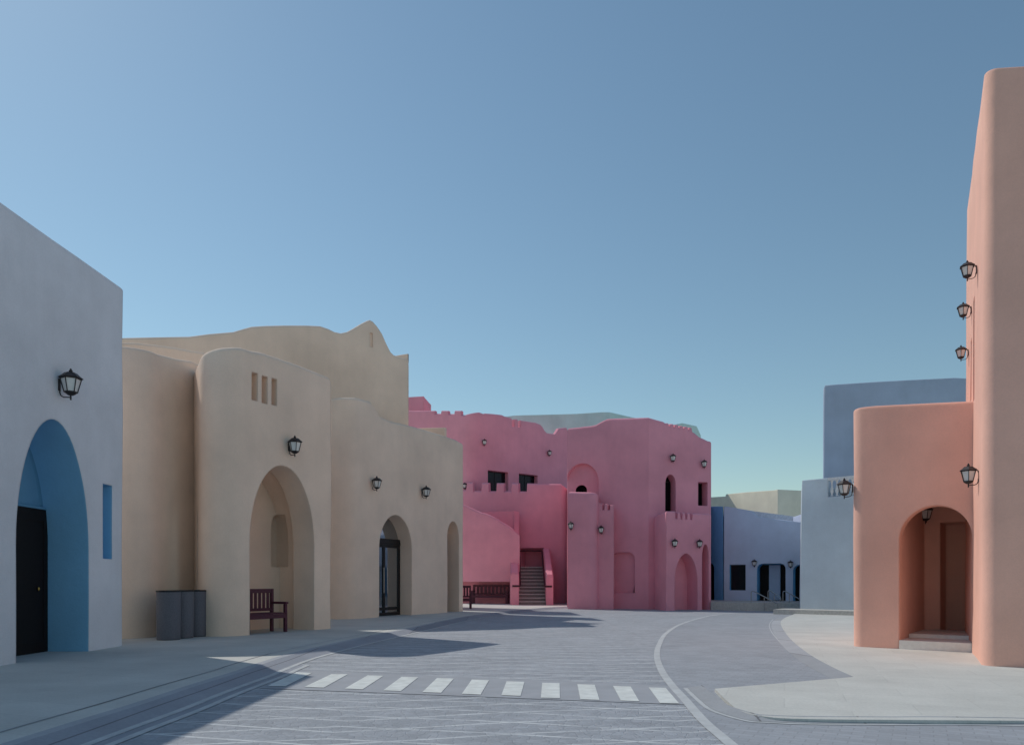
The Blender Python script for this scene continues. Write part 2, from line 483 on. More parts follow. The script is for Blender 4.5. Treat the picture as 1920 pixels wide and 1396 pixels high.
structure('ground', sheet([(-400, -400), (400, -400), (400, 400), (-400, 400)], -0.16), M['ground'])
structure('road', sheet([(-9, -6), (16, -6), (16, 44), (-9, 44)], ZR), M['road'])

# left road edge, near to far (pixel measurements of the outer pale line)
EL = [(-3.6, -5.0), (-3.5, 0.0), (-3.43, 3.0), (-3.39, 4.5), (-3.37, 5.2)] + [G(x, y, ZR) for x, y in
      [(152, 1396), (233, 1366), (333, 1330), (417, 1297), (500, 1267), (530, 1254), (591, 1232), (690, 1206), (785, 1184), (895, 1159), (965, 1149), (1044, 1141), (1112, 1137.5)]]
EL = spline(EL, 8)
structure('kerb_edge_line', ribbon(EL, 0.0, -0.085, ZR + .006, ZR + .006), M['kerblight'])
structure('gutter_line', ribbon(EL[:84], -0.19, -0.27, ZR + .006, ZR + .006), M['kerblight'])
structure('gutter_channel', ribbon(EL[:84], -0.085, -0.19, ZR + .003, ZR + .003), M['kerbdark'])
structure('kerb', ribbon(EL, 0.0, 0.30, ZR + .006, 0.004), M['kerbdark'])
structure('kerb_top_line', ribbon(EL, 0.30, 0.42, 0.004, 0.004), M['kerbgrey'])
structure('pavement_joint', ribbon(EL[8:112], 0.72, 0.745, 0.004, 0.004), M['kerbgrey'])
edge = [(p.x, p.y) for p in offs(EL, 0.29)]
structure('pavement', slab_poly([(-60, -5)] + edge + [(6, 70), (-60, 70)], 0.0, -0.15), M['pave'])

# pale curved line on the right
WL = [(1.1, -5.0), (1.42, 1.0), (1.58, 3.8), (1.65, 5.0)] + [G(x, y, ZR) for x, y in
      [(1373, 1396), (1322, 1352), (1283, 1308), (1261, 1284), (1242, 1257), (1233, 1230), (1237, 1208), (1250, 1187), (1277, 1170), (1315, 1158), (1352, 1151.5), (1420, 1147)]]
WL = spline(WL, 8)
wline = ribbon(WL, -0.04, 0.062, ZR + .008, ZR + .008)
structure('curved_edge_line', wline, M['kerblight'])
structure('forecourt_paving', sheet([(p.x, p.y) for p in WL] + [(40, 34), (40, -5)], ZR + .004), M['bay'])

# raised pale pavement on the right with a wedge of grey paving let into it
ZP = -0.03
curveR = spline([G(x, y, ZP) for x, y in [(1600, 1268), (1555, 1247), (1515, 1224), (1482, 1197), (1466, 1175), (1464, 1164), (1472, 1157)]], 6)
lowR = spline([G(x, y, ZP) for x, y in [(1340, 1290), (1360, 1310), (1388, 1331), (1440, 1343), (1520, 1347), (1680, 1348.5), (1920, 1350)]], 6)
poly = [(p.x, p.y) for p in lowR] + [(30, lowR[-1].y - .1), (40, 32), (12.5, 32)] + [(p.x, p.y) for p in reversed(curveR)]
structure('right_pavement', slab_poly(poly, ZP, ZR - .02), M['pave'])
lk = spline([Vector(G(x, y, ZR)) for x, y in [(1284, 1290), (1306, 1311), (1334, 1332), (1396, 1351), (1440, 1355), (1520, 1358), (1680, 1359), (1920, 1361)]] + [Vector((9, 6.0)), Vector((30, 5.6))], 6)
structure('right_kerb_line', ribbon(lk, -0.02, 0.03, ZR + .008, ZR + .008), M['kerblight'])
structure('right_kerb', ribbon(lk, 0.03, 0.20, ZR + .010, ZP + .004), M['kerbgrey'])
structure('wedge_edge_line', ribbon(spline([G(x, y, ZR) for x, y in [(1555, 1266), (1515, 1240), (1470, 1210), (1447, 1185), (1443, 1170), (1450, 1160)]], 6), -0.012, 0.012, ZR + .008, ZR + .008), M['kerblight'])
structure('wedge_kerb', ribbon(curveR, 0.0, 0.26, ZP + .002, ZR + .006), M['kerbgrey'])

# crosswalk
zb = ZR + .005
cw = structure('crosswalk', sheet([G(x, y, zb) for x, y in [(578, 1256), (1257, 1284.5), (1289, 1320), (488, 1289)]], zb), M['band'])
ST = [((556, 1259), (585, 1260.4), (535, 1285.5), (502, 1284.8))]
for s in [[(850, 548), (970, 548), (795, 645), (655, 640)], [(1110, 557), (1225, 560), (1075, 657), (945, 652)], [(1355, 567), (1477, 570), (1350, 670), (1222, 665)], [(1610, 576), (1732, 580), (1640, 682), (1505, 677)]]:
    ST.append([(400 + x / 3.84, 1120 + y / 3.84) for x, y in s])
for s in [[(313, 638), (432, 642), (374, 742), (243, 736)], [(553, 650), (677, 654), (650, 752), (517, 745)], [(800, 660), (920, 663), (923, 767), (790, 763)], [(1043, 670), (1163, 674), (1197, 779), (1064, 774)], [(1290, 682), (1412, 686), (1472, 788), (1345, 783)], [(1537, 692), (1655, 696), (1748, 803), (1616, 800)]]:
    ST.append([(800 + x / 3.692, 1100 + y / 3.692) for x, y in s])
for s in ST:
    zz = zb + .005
    o = bpy.data.objects.new('stripe', sheet([G(x, y, zz) for x, y in s], zz)); COL.objects.link(o)
    o.data.materials.append(M['stripe']); o.parent = cw

# ------------------------------------------------------------------ pale blue house at the left
b1 = thing('house', 'tall pale blue house with a deep blue arched doorway at the left edge', 'house', (-7.3, 10.5, 0))
wa = Wall((-7.3, 2.0), (-7.32, 14.02))
zt = 6.66
U = wa.U
ua, ub = U(30), U(166)
uc = (ua + ub) / 2; za = wa.uz(105, 787)[1]
door_prof = arch_profile('arch', uc, ub - ua, -0.1, 1.75, za, 2.0, 1.95)
slot = arch_profile('rect', (U(193) + U(210)) / 2, U(210) - U(193), wa.uz(200, 1047)[1], 0, wa.uz(200, 908)[1])
mass('wall', b1, M['white_blue'], [(-7.3, 2.0), (-7.32, 14.02), (-15, 14.3), (-15, 2.0)],
     {0: [(0, 6.62), (8.5, 6.64), (9.5, 6.66), (11.0, 6.70), (12.02, 6.72)]},
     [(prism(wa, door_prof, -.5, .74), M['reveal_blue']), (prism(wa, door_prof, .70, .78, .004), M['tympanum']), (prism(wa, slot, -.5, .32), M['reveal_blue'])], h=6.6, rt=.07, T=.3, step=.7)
dt = wa.uz(90, 958)[1] + .02
dk = .765
du0, du1 = ua + .01, ub - .005
bm = bmesh.new()
dr = part('door', slab(wa, du0, du1, -.02, 2.43, .70, .775), M['darkdoor'], b1)
lin = part('lintel', slab(wa, du0 - .02, du1 + .02, 2.432, 2.475, .69, .78), M['tympanum'], b1)
bm = bmesh.new(); x, y = wa.xy(du1 - .30, .67); lathe(bm, [(.012, -.03), (.02, -.01), (.02, .01), (.012, .03)], 10, (x, y, 1.08))
part('handle', fin(bm, 40), M['brass'], dr)
pf = panel_frame(wa, du0 + .06, du1 - .06, .12, 2.3, .692, .07, .02, [uc], [1.0])
part('panel_moulding', pf, M['darkdoor'], dr)

# ------------------------------------------------------------------ sand coloured house
b2 = thing('house', 'sand coloured house with three arches and a wavy roofline beside the pale blue house', 'house', (-6, 21, 0))
# bay behind the bins
c0 = D(262, 15.75); crease = D(364, 17.75)
wb = Wall(c0, crease)
mass('bay_wall', b2, M['beige'], [(-10.3, 15.35, .2), (c0[0], c0[1], .75), (crease[0], crease[1] + .3), (-9.0, 21.5), (-10.2, 20.5)],
     {0: [(0, 6.0), (1.5, 6.15)], 1: [(0, 6.18), (wb.U(300), Z(659, 16.3)), (wb.U(337), Z(668, 17.0)), (wb.L, Z(677, 17.8))]}, h=6.1, rt=.12, T=.35)
# roof wall seen over the bay
wc = Wall(D(215, 19.0), D(380, 20.0))
mass('upper_wall', b2, M['beige'], [(*D(205, 18.9), .3), (*D(385, 20.0), 0), D(385, 20.8), D(205, 20.4)],
     {0: wc.prof([(228, 643), (262, 643.5), (296, 647), (335, 652), (372, 659)])}, h=7.0, rt=.08, T=.25)
# block with the big arch and alcove
FA, FB = (-6.49, 15.78), (-4.64, 19.11)
wd = Wall(FA, FB)
zapx = wd.uz(533, 873)[1]
u0, u1 = wd.U(468), wd.U(589)
arch = arch_profile('arch', (u0 + u1) / 2, u1 - u0, -.1, 2.05, zapx, 2.0, 2.0)
cav = arch_profile('arch', (u0 + u1) / 2 - .1, u1 - u0 + .6, -.1, 2.2, zapx + .12, 2.0, 1.8)
cuts = [(prism(wd, arch, -.6, .74), None), (prism(wd, cav, .72, 1.40), None)]
na, nb = wd.u, wd.n
class KW(Wall): pass
wback = Wall(wd.xy(0, 1.40), wd.xy(1, 1.40))
nu0, nu1 = wback.U(509), wback.U(531)
cuts.append((prism(wback, arch_profile('arch', (nu0 + nu1) / 2, nu1 - nu0, wback.uz(520, 1062)[1], wback.uz(520, 990)[1], wback.uz(520, 965)[1]), -.3, .25), None))
for (xa, ya, xb, yb) in ((472, 698.5, 483.2, 750.5), (491, 705, 501.7, 756), (509.3, 709.5, 519.3, 759.5)):
    ua_, ub_ = wd.U(xa), wd.U(xb); zt_ = wd.uz((xa + xb) / 2, ya)[1]; zb_ = wd.uz((xa + xb) / 2, yb)[1]
    cuts.append((prism(wd, arch_profile('rect', (ua_ + ub_) / 2, ub_ - ua_, zb_, 0, zt_), -.6, .22), None))
pr = wd.prof([(400, 650), (432, 648), (455, 650), (473, 656), (492, 659), (560, 682), (623, 707)])
mass('arched_block', b2, M['beige'], [(FA[0], FA[1], .55), (FB[0], FB[1]), wd.xy(wd.L - .25, 3.2), (-7.9, 18.4)],
     {0: pr, 3: [(0, 6.2), (2.2, 6.25), (3, 6.35)]}, cuts, h=6.3, rt=.13, T=.3, zroof=6.1)
# block with the glazed door
EA, EB = (-5.36, 23.5), (-1.98, 30.2)
we = Wall(EA, EB)
zc_ = lambda x, y: we.uz(x, y)[1]
d0, d1 = we.U(711), we.U(772)
darch = arch_profile('arch', (d0 + d1) / 2, d1 - d0, -.1, 2.35, zc_(742, 965), 2.0, 1.9)
e0, e1 = we.U(839), we.U(861)
earch = arch_profile('arch', (e0 + e1) / 2, e1 - e0, -.1, 2.9, zc_(850, 977), 2.0, 2.0)
pr = we.prof([(650, 742), (672, 745), (697, 752), (706, 766), (713, 779), (735, 789), (763, 795), (799, 805), (835, 816), (857, 824), (866, 829)])
mass('doorway_block', b2, M['beige'], [(EA[0], EA[1], .6), (EB[0], EB[1]), we.xy(we.L - .2, 3.5), (-8.3, 26.5)],
     {0: pr, 1: [(0, pr[-1][1]), (3, 6.3)], 3: [(0, 6.6), (3.5, pr[0][1])]},
     [(prism(we, darch, -.6, .62), None), (prism(we, earch, -.6, .70), None)], h=6.4, rt=.13, T=.3)
# glazed door in the first arch
fr = part('door', panel_frame(we, d0 + .01, d1 - .01, 0.01, 2.52, .50, .11, .07, [(d0 + d1) / 2], [.25]), M['frame'], b2)
part('pane', slab(we, d0 + .12, d1 - .12, .12, 2.42, .535, .545), M['glass'], fr)
part('transom', slab(we, d0 + .0, d1 - .0, 2.522, 2.72, .48, .60), M['frame'], b2)
tp = [(u, z) for u, z in arch_profile('arch', (d0 + d1) / 2, d1 - d0 - .02, 2.73, 2.74, zc_(742, 965) - .03, 2.0, 1.7)]
fl = part('fanlight', prism(we, tp, .56, .57), M['glass'], b2)
bm = bmesh.new()
for s in (-.10, .10):
    x, y = we.xy((d0 + d1) / 2 + s, .44); tube(bm, [(x, y, .8), (x, y, 1.7)], .016)
part('handle', fin(bm, 40), M['steel'], fr)
part('door', slab(we, e0 + .005, e1 - .005, .0, 3.0, .64, .69), M['darkdoor'], b2)
# tall rear wing with the wavy parapet
RA, RB = D(205, 22.2), (-3.95, 28.4)
wr = Wall(RA, RB)
pr = wr.prof([(228, 632), (356, 629.5), (394, 624.5), (438, 621), (458, 615), (473, 611), (500, 609.3), (533, 608.6), (575, 608.8), (601, 610), (616, 615), (628, 621), (640, 623.6), (652, 621), (664, 614.5), (678, 606), (690, 600), (695, 598.3), (700, 601), (708, 610), (717, 623.5), (725, 642), (733, 658), (739, 664), (749, 668), (764.5, 671)])
q0, q1 = wr.U(693.5), wr.U(699)
mass('rear_wing', b2, M['beige'], [(RA[0], RA[1]), (RB[0], RB[1], 0), (-5.9, 30.4), (-13.5, 24.0)],
     {0: pr, 1: [(0, pr[-1][1]), (2, pr[-1][1] + .1)]},
     [(prism(wr, arch_profile('rect', (q0 + q1) / 2, q1 - q0, wr.uz(696, 650)[1], 0, wr.uz(696, 624)[1]), -.6, .05), None)], h=8.6, rt=.11, T=.28, zroof=7.0, step=.3)
wq = Wall(D(743, 31.5), D(765.5, 31.5))
mass('roof_corner', b2, M['beige'], [D(741, 30.9), (*D(765.5, 30.6),), D(766, 32.5), D(741, 32.5)], {0: [(0, Z(666, 30.8)), (.6, Z(665, 30.8))]}, h=Z(665, 30.8), rt=.03, T=.1)
wq = Wall(D(775, 33.2), D(837, 33.0))
mass('roof_cabin', b2, M['beige'], [D(775, 33.2), (*D(837.5, 33.0), .12), D(838, 36), D(775, 36)], {}, h=Z(801.5, 33.1), rt=.04, T=.1)

# ------------------------------------------------------------------ pink house
b3 = thing('house', 'pink house with battlements, outside staircase and arched porch at the end of the street', 'house', (2, 40, 0))
# main block
m0, m1, m2 = D(735, 46.2), D(886, 44.0), D(1072, 49.0)
wl, wm = Wall(m0, m1), Wall(m1, m2)
def cren(wall, segs):
    out = []
    for (xa, xb, y) in segs:
        a = wall.uz(xa, y); b = wall.uz(xb, y)
        out += [(a[0] + .012, a[1]), (b[0] - .012, b[1])]
    return out
prl = cren(wl, [(735, 815, 769), (815, 827, 774.5), (827, 840, 769), (840, 852, 775), (852, 864.5, 769), (864.5, 876, 777), (876, 888, 770)])
prm = wm.prof([(890, 770), (900, 772), (908, 775), (911, 774), (925, 775), (942, 777), (947, 779.5), (959.6, 783)])
prm += cren(wm, [(960, 965, 799), (965, 971, 785), (971, 976, 800)]) + wm.prof([(977, 787), (992, 789.5), (1005, 791.5), (1014, 795), (1018, 799), (1022, 806), (1027, 811), (1042, 813), (1049, 802), (1060, 801), (1072, 801)])
cuts = []
wins = []
for (xa, ya, xb, yb) in ((914.5, 880.5, 953, 925), (973, 886.5, 1008, 930)):
    a, b = wm.U(xa), wm.U(xb); z1 = (wm.uz(xa, ya)[1] + wm.uz(xb, ya + 5)[1]) / 2; z0 = wm.uz(xa, yb)[1]
    cuts.append((prism(wm, arch_profile('rect', (a + b) / 2, b - a, z0, 0, z1), -.6, .42), None)); wins.append((a, b, z0, z1))
mass('main_block', b3, M['pink'], [m0, (m1[0], m1[1], .9), m2, (m2[0] + 1, 56), (m0[0], 56)], {0: prl, 1: prm}, cuts, h=9.9, rt=.13, T=.3, zroof=8.0)
for a, b, z0, z1 in wins:
    f = part('window', panel_frame(wm, a, b, z0, z1, .32, .06, .06, [(a + b) / 2]), M['frame'], b3)
    part('pane', slab(wm, a + .05, b - .05, z0 + .05, z1 - .05, .345, .355), M['darkglass'], f)
# roof room above it
mass('roof_room', b3, M['pink'], [D(730, 48.5), (*D(795, 48.0),), D(808, 51), D(735, 52)],
     {0: [(0, Z(744, 48.2)), (2.2, Z(743, 48.1))], 1: [(0, Z(743, 48)), (3, Z(758, 51))]}, h=Z(744, 48.2), rt=.05, T=.25)
# terrace wall with battlements
t0, t1 = D(858, 43.9), D(1064.5, 42.0)
wt = Wall(t0, t1)
seg = [(858, 875, 903), (875.2, 887, 903), (887, 903, 919), (903, 916.5, 904), (916.5, 931, 919.5), (931, 945, 904.5), (945, 959, 919.5), (959, 972.5, 904.5), (972.5, 988, 920)]
seg[0] = (858, 874, 917)
prt = cren(wt, seg) + wt.prof([(988.3, 905), (1030, 906), (1056, 906.5), (1064, 908)])
mass('terrace_wall', b3, M['pink'], [t0, (t1[0], t1[1], .38), D(1069, 44.0), (t0[0], 46)], {0: prt}, [(prism(wt, arch_profile('rect', wt.U(998), wt.U(1021) - wt.U(975), 1.9, 0, wt.uz(998, 1027)[1]), -.5, 1.1), None)], h=6.4, rt=.15, T=.34)
# low blocks right of it
def simple(name, xa, da, xb, db, back, prof, r0, r1, cuts=(), **kw):
    A, B = D(xa, da), D(xb, db)
    w = Wall(A, B)
    o = mass(name, b3, kw.pop('mat', M['pink']), [(A[0], A[1], r0), (B[0], B[1], r1), (B[0] + .25, B[1] + back), D(xa + 1.5, da + back)], {0: w.prof(prof)}, cuts, **kw)
    return w, o
w2, _ = simple('side_wall', 1064.5, 34.8, 1122.5, 34.3, 2.2, [(1065, 921), (1100, 921.5), (1115, 922), (1122, 923.5)], 0, .38, h=5.3, rt=.15, T=.34)
A, B = D(1112, 34.8), D(1151, 34.25)
a3 = Wall(A, B)
mass('battlement_wall', b3, M['pink'], [A, (B[0], B[1]), (B[0] + .2, B[1] + 1.4), (A[0], A[1] + 1.4)],
     {0: cren(a3, [(1118, 1128.7, 942.5), (1128.7, 1133.2, 955), (1133.2, 1138.7, 944), (1138.7, 1143.5, 955.5), (1143.5, 1152, 946)])}, h=4.72, rt=.05, T=.28)
# corner tower
k0 = Vector(G(1216, 1138.8))
kl = k0 + Vector((-1, .48)) * 3.62
kr = k0 + Vector((1, .30)) * 3.13
w5, w6 = Wall(kl, k0), Wall(k0, kr)
p5 = w5.prof([(1066, 802), (1085, 800), (1097, 798.5), (1108, 797.5), (1117, 795.5), (1128, 789), (1138, 784.3), (1150, 783.5), (1190, 782.5), (1216, 781.7)])
p6 = w6.prof([(1217, 781.7), (1232, 786), (1245, 789.5), (1247, 791)])
p6 += cren(w6, [(1248, 1254, 792), (1254, 1257, 797), (1257, 1263, 793.5), (1263, 1266, 799), (1266, 1272, 795), (1272, 1275, 800.5), (1275, 1281, 797), (1281, 1284, 802), (1284, 1290, 798.5), (1290, 1293, 804), (1293, 1297.5, 800)]) + w6.prof([(1298.5, 807.5), (1304, 811), (1312, 818), (1320, 821.5), (1329, 826)])
ar = arch_profile('arch', w5.U(1091), w5.U(1122) - w5.U(1060), w5.uz(1095, 1000)[1], w5.uz(1095, 905)[1], w5.uz(1091, 868.5)[1], 2, 2)
ar2 = arch_profile('arch', w5.U(1087), w5.U(1097.5) - w5.U(1076.5), w5.uz(1087, 960)[1], w5.uz(1087, 918)[1], w5.uz(1087, 908)[1], 2, 2)
nr = arch_profile('rrect', (w5.U(1146) + w5.U(1190)) / 2, w5.U(1190) - w5.U(1146), w5.uz(1170, 1111)[1], w5.uz(1170, 1048)[1], w5.uz(1170, 1035)[1])
aw = arch_profile('arch', (w6.U(1247.5) + w6.U(1267)) / 2, w6.U(1267) - w6.U(1247.5), w6.uz(1257, 958)[1], w6.uz(1257, 907)[1], w6.uz(1257, 889)[1], 2, 2)
rw = arch_profile('rect', (w6.U(1309) + w6.U(1326.5)) / 2, w6.U(1326.5) - w6.U(1309), w6.uz(1318, 947.5)[1], 0, w6.uz(1318, 903.5)[1])
back = [tuple(D(1331, kr.y + 6)), (kl.x + .6, kl.y + 8)]
mass('corner_tower', b3, M['pink'], [(kl.x, kl.y), (k0.x, k0.y), (kr.x, kr.y), *back], {0: p5, 1: p6},
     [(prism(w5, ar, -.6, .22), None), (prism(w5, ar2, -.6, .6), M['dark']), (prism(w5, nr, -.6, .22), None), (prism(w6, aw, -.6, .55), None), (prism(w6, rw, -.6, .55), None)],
     h=p6[-1][1], rt=.13, T=.3, zroof=7.3, step=.3)
for pf_, ww in ((aw, w6), (rw, w6)):
    us = [p[0] for p in pf_]; zs = [p[1] for p in pf_]
    f = part('window', panel_frame(ww, min(us), max(us), min(zs), max(zs) - (.25 if pf_ is aw else 0), .48, .05, .05), M['frame'], b3)
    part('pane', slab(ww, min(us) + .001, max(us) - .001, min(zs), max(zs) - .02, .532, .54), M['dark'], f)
# porch in front of the tower
q0_, q1_ = D(1249, 32.9), D(1333, 33.9)
w7 = Wall(q0_, q1_)
p7 = cren(w7, [(1240, 1266.4, 957.5), (1266.4, 1270.6, 971), (1270.6, 1276, 959.5), (1276, 1279.6, 971.5), (1279.6, 1285, 960), (1285, 1288.6, 972), (1288.6, 1294, 960.5), (1294, 1298, 972.5), (1298, 1318, 961.5), (1318, 1334, 962)])
pa = arch_profile('arch', (w7.U(1265) + w7.U(1308)) / 2, w7.U(1308) - w7.U(1265), -.1, w7.uz(1286, 1090)[1], w7.uz(1285, 1037)[1], 2, 1.8)
pb = arch_profile('arch', (w7.U(1316.5) + w7.U(1329)) / 2, w7.U(1329) - w7.U(1316.5), -.1, w7.uz(1322, 1042)[1], w7.uz(1320, 1020)[1], 2, 2)
pl = D(1229, 34.2)
mass('porch', b3, M['pink'], [q0_, q1_, (q1_[0] + .25, q1_[1] + 2.2), (pl[0], pl[1] + 1.2), (pl[0], pl[1])], {0: p7, 4: [(0, 4.25), (1.5, p7[0][1])]},
     [(prism(w7, pa, -.6, .75), None), (prism(w7, pb, -.6, .6), None)], h=4.2, rt=.10, T=.25)
# staircase
st = part('staircase', bpy.data.meshes.new('m'), None, b3)
S0, S1 = D(974, 38.8), D(1022.5, 38.8)
bm = bmesh.new()
NS, RIS, TR = 11, .186, .31
for i in range(NS):
    y0 = 38.9 + i * TR
    box(bm, (S0[0] - .05, y0, -.2), (S1[0] + .08, y0 + TR + (.004 if i < NS - 1 else 1.2), RIS * (i + 1) - .045))
bm2 = bmesh.new()
for i in range(NS):
    y0 = 38.9 + i * TR
    box(bm2, (S0[0] - .049, y0 - .045, RIS * (i + 1) - .043), (S1[0] + .079, y0 + TR - .05 + (0 if i < NS - 1 else 1.2), RIS * (i + 1)))
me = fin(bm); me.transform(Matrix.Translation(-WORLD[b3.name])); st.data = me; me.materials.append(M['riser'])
part('treads', fin(bm2), M['stair'], st)
def cheek(xa, xb, y0, y1, z0, z1):
    bm = bmesh.new()
    prof = [(y0, -.2), (y1, -.2), (y1, z1), (y0 + .5, z0 + .10), (y0 + .2, z0 + .01), (y0 + .05, z0 - .06), (y0, z0 - .2)]
    a = [bm.verts.new((xa, y, z)) for y, z in prof]; b = [bm.verts.new((xb, y, z)) for y, z in prof]
    N = len(prof)
    for k in range(N): bm.faces.new((a[k], a[(k + 1) % N], b[(k + 1) % N], b[k]))
    bm.faces.new(list(reversed(a))); bm.faces.new(b)
    bmesh.ops.recalc_face_normals(bm, faces=bm.faces)
    es = [e for e in bm.edges if all(v.co.z > 0 for v in e.verts)]
    bmesh.ops.bevel(bm, geom=es, offset=.04, segments=2, affect='EDGES')
    return fin(bm, 40)
xl0, xl1 = D(957, 38.6)[0], D(973, 38.6)[0]
xr0, xr1 = D(1024, 38.6)[0], D(1037.5, 38.6)[0]
part('cheek_wall', cheek(xl0, xl1, 38.6, 42.4, 1.70, 3.15), M['pink'], st)
part('cheek_wall', cheek(xr0, xr1, 38.6, 42.6, 1.62, 3.2), M['pink'], st)
bm = bmesh.new()
xh = xl1 + .07
tube(bm, [(xl0 + .1, 38.58, .98), (xh, 38.58, .98), (xh, 38.75, 1.02), (xh, 42.3, 2.95), (xr0 - .07, 42.3, 2.95)], .045)
xh = xr0 - .07
tube(bm, [(xr0 + .3, 38.58, .96), (xh, 38.58, .96), (xh, 38.75, 1.0), (xh, 42.25, 2.93)], .045)
part('handrail', fin(bm, 40), M['rail'], st)
# wall of the upper flight with the seat niche under it
f0, f1 = D(850, 40.9), D(974.5, 40.0)
wf = Wall(f0, f1)
nz = wf.uz(910, 1090)[1]
mass('stair_wall', b3, M['pink'], [f0, (f1[0], f1[1]), (f1[0], 42.4), (f0[0], 43.2)],
     {0: wf.prof([(850, 938), (868, 945), (886, 953), (903, 960.5), (910, 961.5), (922, 967), (933, 972.5), (934, 974), (955, 987), (974, 1001)]), 1: [(0, wf.uz(974, 1001)[1]), (2.5, wf.uz(974, 1001)[1] + .1)]},
     [(prism(wf, arch_profile('rect', (wf.U(846) + wf.U(956)) / 2, wf.U(956) - wf.U(846), -.1, 0, nz), -.6, 1.0), None)], h=5.2, rt=.12, T=.3, zroof=3.0)

# ------------------------------------------------------------------ sea green house behind
b4 = thing('house', 'grey green house showing over the roof of the pink house', 'house', (8, 58, 0))
g0, g1, g2 = D(940, 57), D(1143, 56), D(1314, 60)
wg, wh = Wall(g0, g1), Wall(g1, g2)
mass('wall', b4, M['teal'], [g0, g1, g2, (g2[0], 68), (g0[0], 68)],
     {0: wg.prof([(940, 781), (966, 778), (1080, 775), (1128, 771.8), (1143, 771.8)]), 1: wh.prof([(1143, 771.8), (1183, 781), (1240, 793), (1266, 795), (1280, 792.5), (1296, 796), (1314, 800)])}, h=13, rt=.08, T=.3)

# ------------------------------------------------------------------ lilac blue house on a platform
b5 = thing('house', 'low lilac blue house with rounded doorways behind a raised platform', 'house', (11, 36, 0))
h0, h1, h2 = D(1318, 38.2), D(1357.5, 36.4), D(1520, 34.6)
wi, wj = Wall(h0, h1), Wall(h1, h2)
pj = wj.prof([(1357, 949), (1372, 950.5), (1409, 957), (1421, 968), (1425, 969), (1500, 978), (1520, 980)])
zf = .30
c1 = arch_profile('rect', (wj.U(1368) + wj.U(1398)) / 2, wj.U(1398) - wj.U(1368), wj.uz(1383, 1106)[1], 0, wj.uz(1383, 1058)[1])
c2 = arch_profile('rrect', (wj.U(1419.5) + wj.U(1473)) / 2, wj.U(1473) - wj.U(1419.5), zf, wj.uz(1445, 1066)[1], wj.uz(1445, 1056)[1])
c3 = arch_profile('rrect', (wj.U(1487) + wj.U(1519)) / 2, wj.U(1519) - wj.U(1487), zf, wj.uz(1500, 1070)[1], wj.uz(1500, 1058)[1])
mass('front_wall', b5, M['lilac'], [(h1[0], h1[1], 0), (h2[0], h2[1], 0), (h2[0] + 1, 43), (h1[0] + 1.2, 43)], {0: pj}, [(prism(wj, c1, -.6, .5), M['deep_blue']), (prism(wj, c2, -.6, 1.0), M['deep_blue']), (prism(wj, c3, -.6, 1.0), M['deep_blue'])], h=4.4, rt=.03, T=.2, zroof=3.2)
c4 = arch_profile('rrect', (wi.U(1325) + wi.U(1339.5)) / 2, wi.U(1339.5) - wi.U(1325), zf, wi.uz(1332, 1066)[1], wi.uz(1332, 1056)[1])
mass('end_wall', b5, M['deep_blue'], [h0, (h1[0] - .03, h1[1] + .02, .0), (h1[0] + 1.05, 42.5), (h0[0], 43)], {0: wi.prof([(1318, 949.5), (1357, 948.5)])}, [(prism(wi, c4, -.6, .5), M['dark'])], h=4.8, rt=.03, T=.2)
us = [p[0] for p in c1]; zs = [p[1] for p in c1]
f = part('window', panel_frame(wj, min(us), max(us), min(zs), max(zs), .34, .05, .05), M['frame'], b5)
part('pane', slab(wj, min(us) + .04, max(us) - .04, min(zs) + .04, max(zs) - .04, .36, .37), M['darkglass'], f)
u0_, u1_ = min(p[0] for p in c2), max(p[0] for p in c2); zt2 = max(p[1] for p in c2)
part('door', slab(wj, u0_, u0_ + .42, zf, zt2 - .05, .86, .9), M['darkdoor'], b5)
part('door', slab(wj, u0_ + .43, u0_ + .95, zf, zt2 - .05, .80, .85), M['lilac'], b5)
part('door', slab(wj, u0_ + .96, u1_, zf, zt2 - .05, .9, .94), M['darkdoor'], b5)
u0_, u1_ = min(p[0] for p in c3), max(p[0] for p in c3)
part('door', slab(wj, u0_ + .01, u1_ - .01, zf, zt2 - .05, .86, .9), M['darkdoor'], b5)
wpp = Wall(wj.xy(0, 2.2), wj.xy(1, 2.2))
part('rear_parapet', prism(wpp, [(wpp.U(1405), 3.0), (wpp.U(1519), 3.0), wpp.uz(1519, 971.5), wpp.uz(1405, 956.5)], 0, .3), M['white'], b5)  # white stands in for sunlight on the inner face of the parapet
# platform
plf = [D(1333, 33.7), D(1400, 32.6), D(1505, 32.0), D(1540, 32.0), D(1540, 36), D(1318, 38.0)]
pm = slab_poly(plf, .30, -.1)
o = link('stone_platform', pm, M['plinth'])
tag(o, 'low grey stone platform in front of the lilac blue house', 'platform')
# handrails
def rail(label, xa, ya, xb, yb, xc, dd):
    d = dd
    t = thing('handrail', label, 'handrail', (D(xa, d)[0], d, 0), 'steel handrails at the steps of the lilac blue house')
    bm = bmesh.new(); q = WORLD[t.name]
    A = Vector((*D(xa, d), Z(ya, d))) - q; B = Vector((*D(xb, d - .35), Z(yb, d - .35))) - q
    C_ = Vector((*D(xc, d - .15), 0)) - q
    tube(bm, [A - Vector((.0, 0, .04)), A + Vector((.03, 0, 0)), A + Vector((.12, 0, 0)), B], .022)
    lpart('rail', bm, M['steel'], t, 40)
    f = (C_.x - A.x) / (B.x - A.x)
    for P_, z in ((A, A.z - .04), (C_, (A.z + (B.z - A.z) * f)), (B, B.z)):
        bm = bmesh.new(); zz = -.08 if P_ is not A else .28
        tube(bm, [(P_.x, P_.y, zz), (P_.x, P_.y, z)], .018); lpart('post', bm, M['steel'], t, 40)
rail('leftmost of the steel handrails before the lilac blue house', 1408.5, 1108, 1458, 1131, 1433, 32.4)
rail('middle steel handrail in front of the rounded double doorway', 1440, 1107, 1464, 1120, 1452, 33.3)
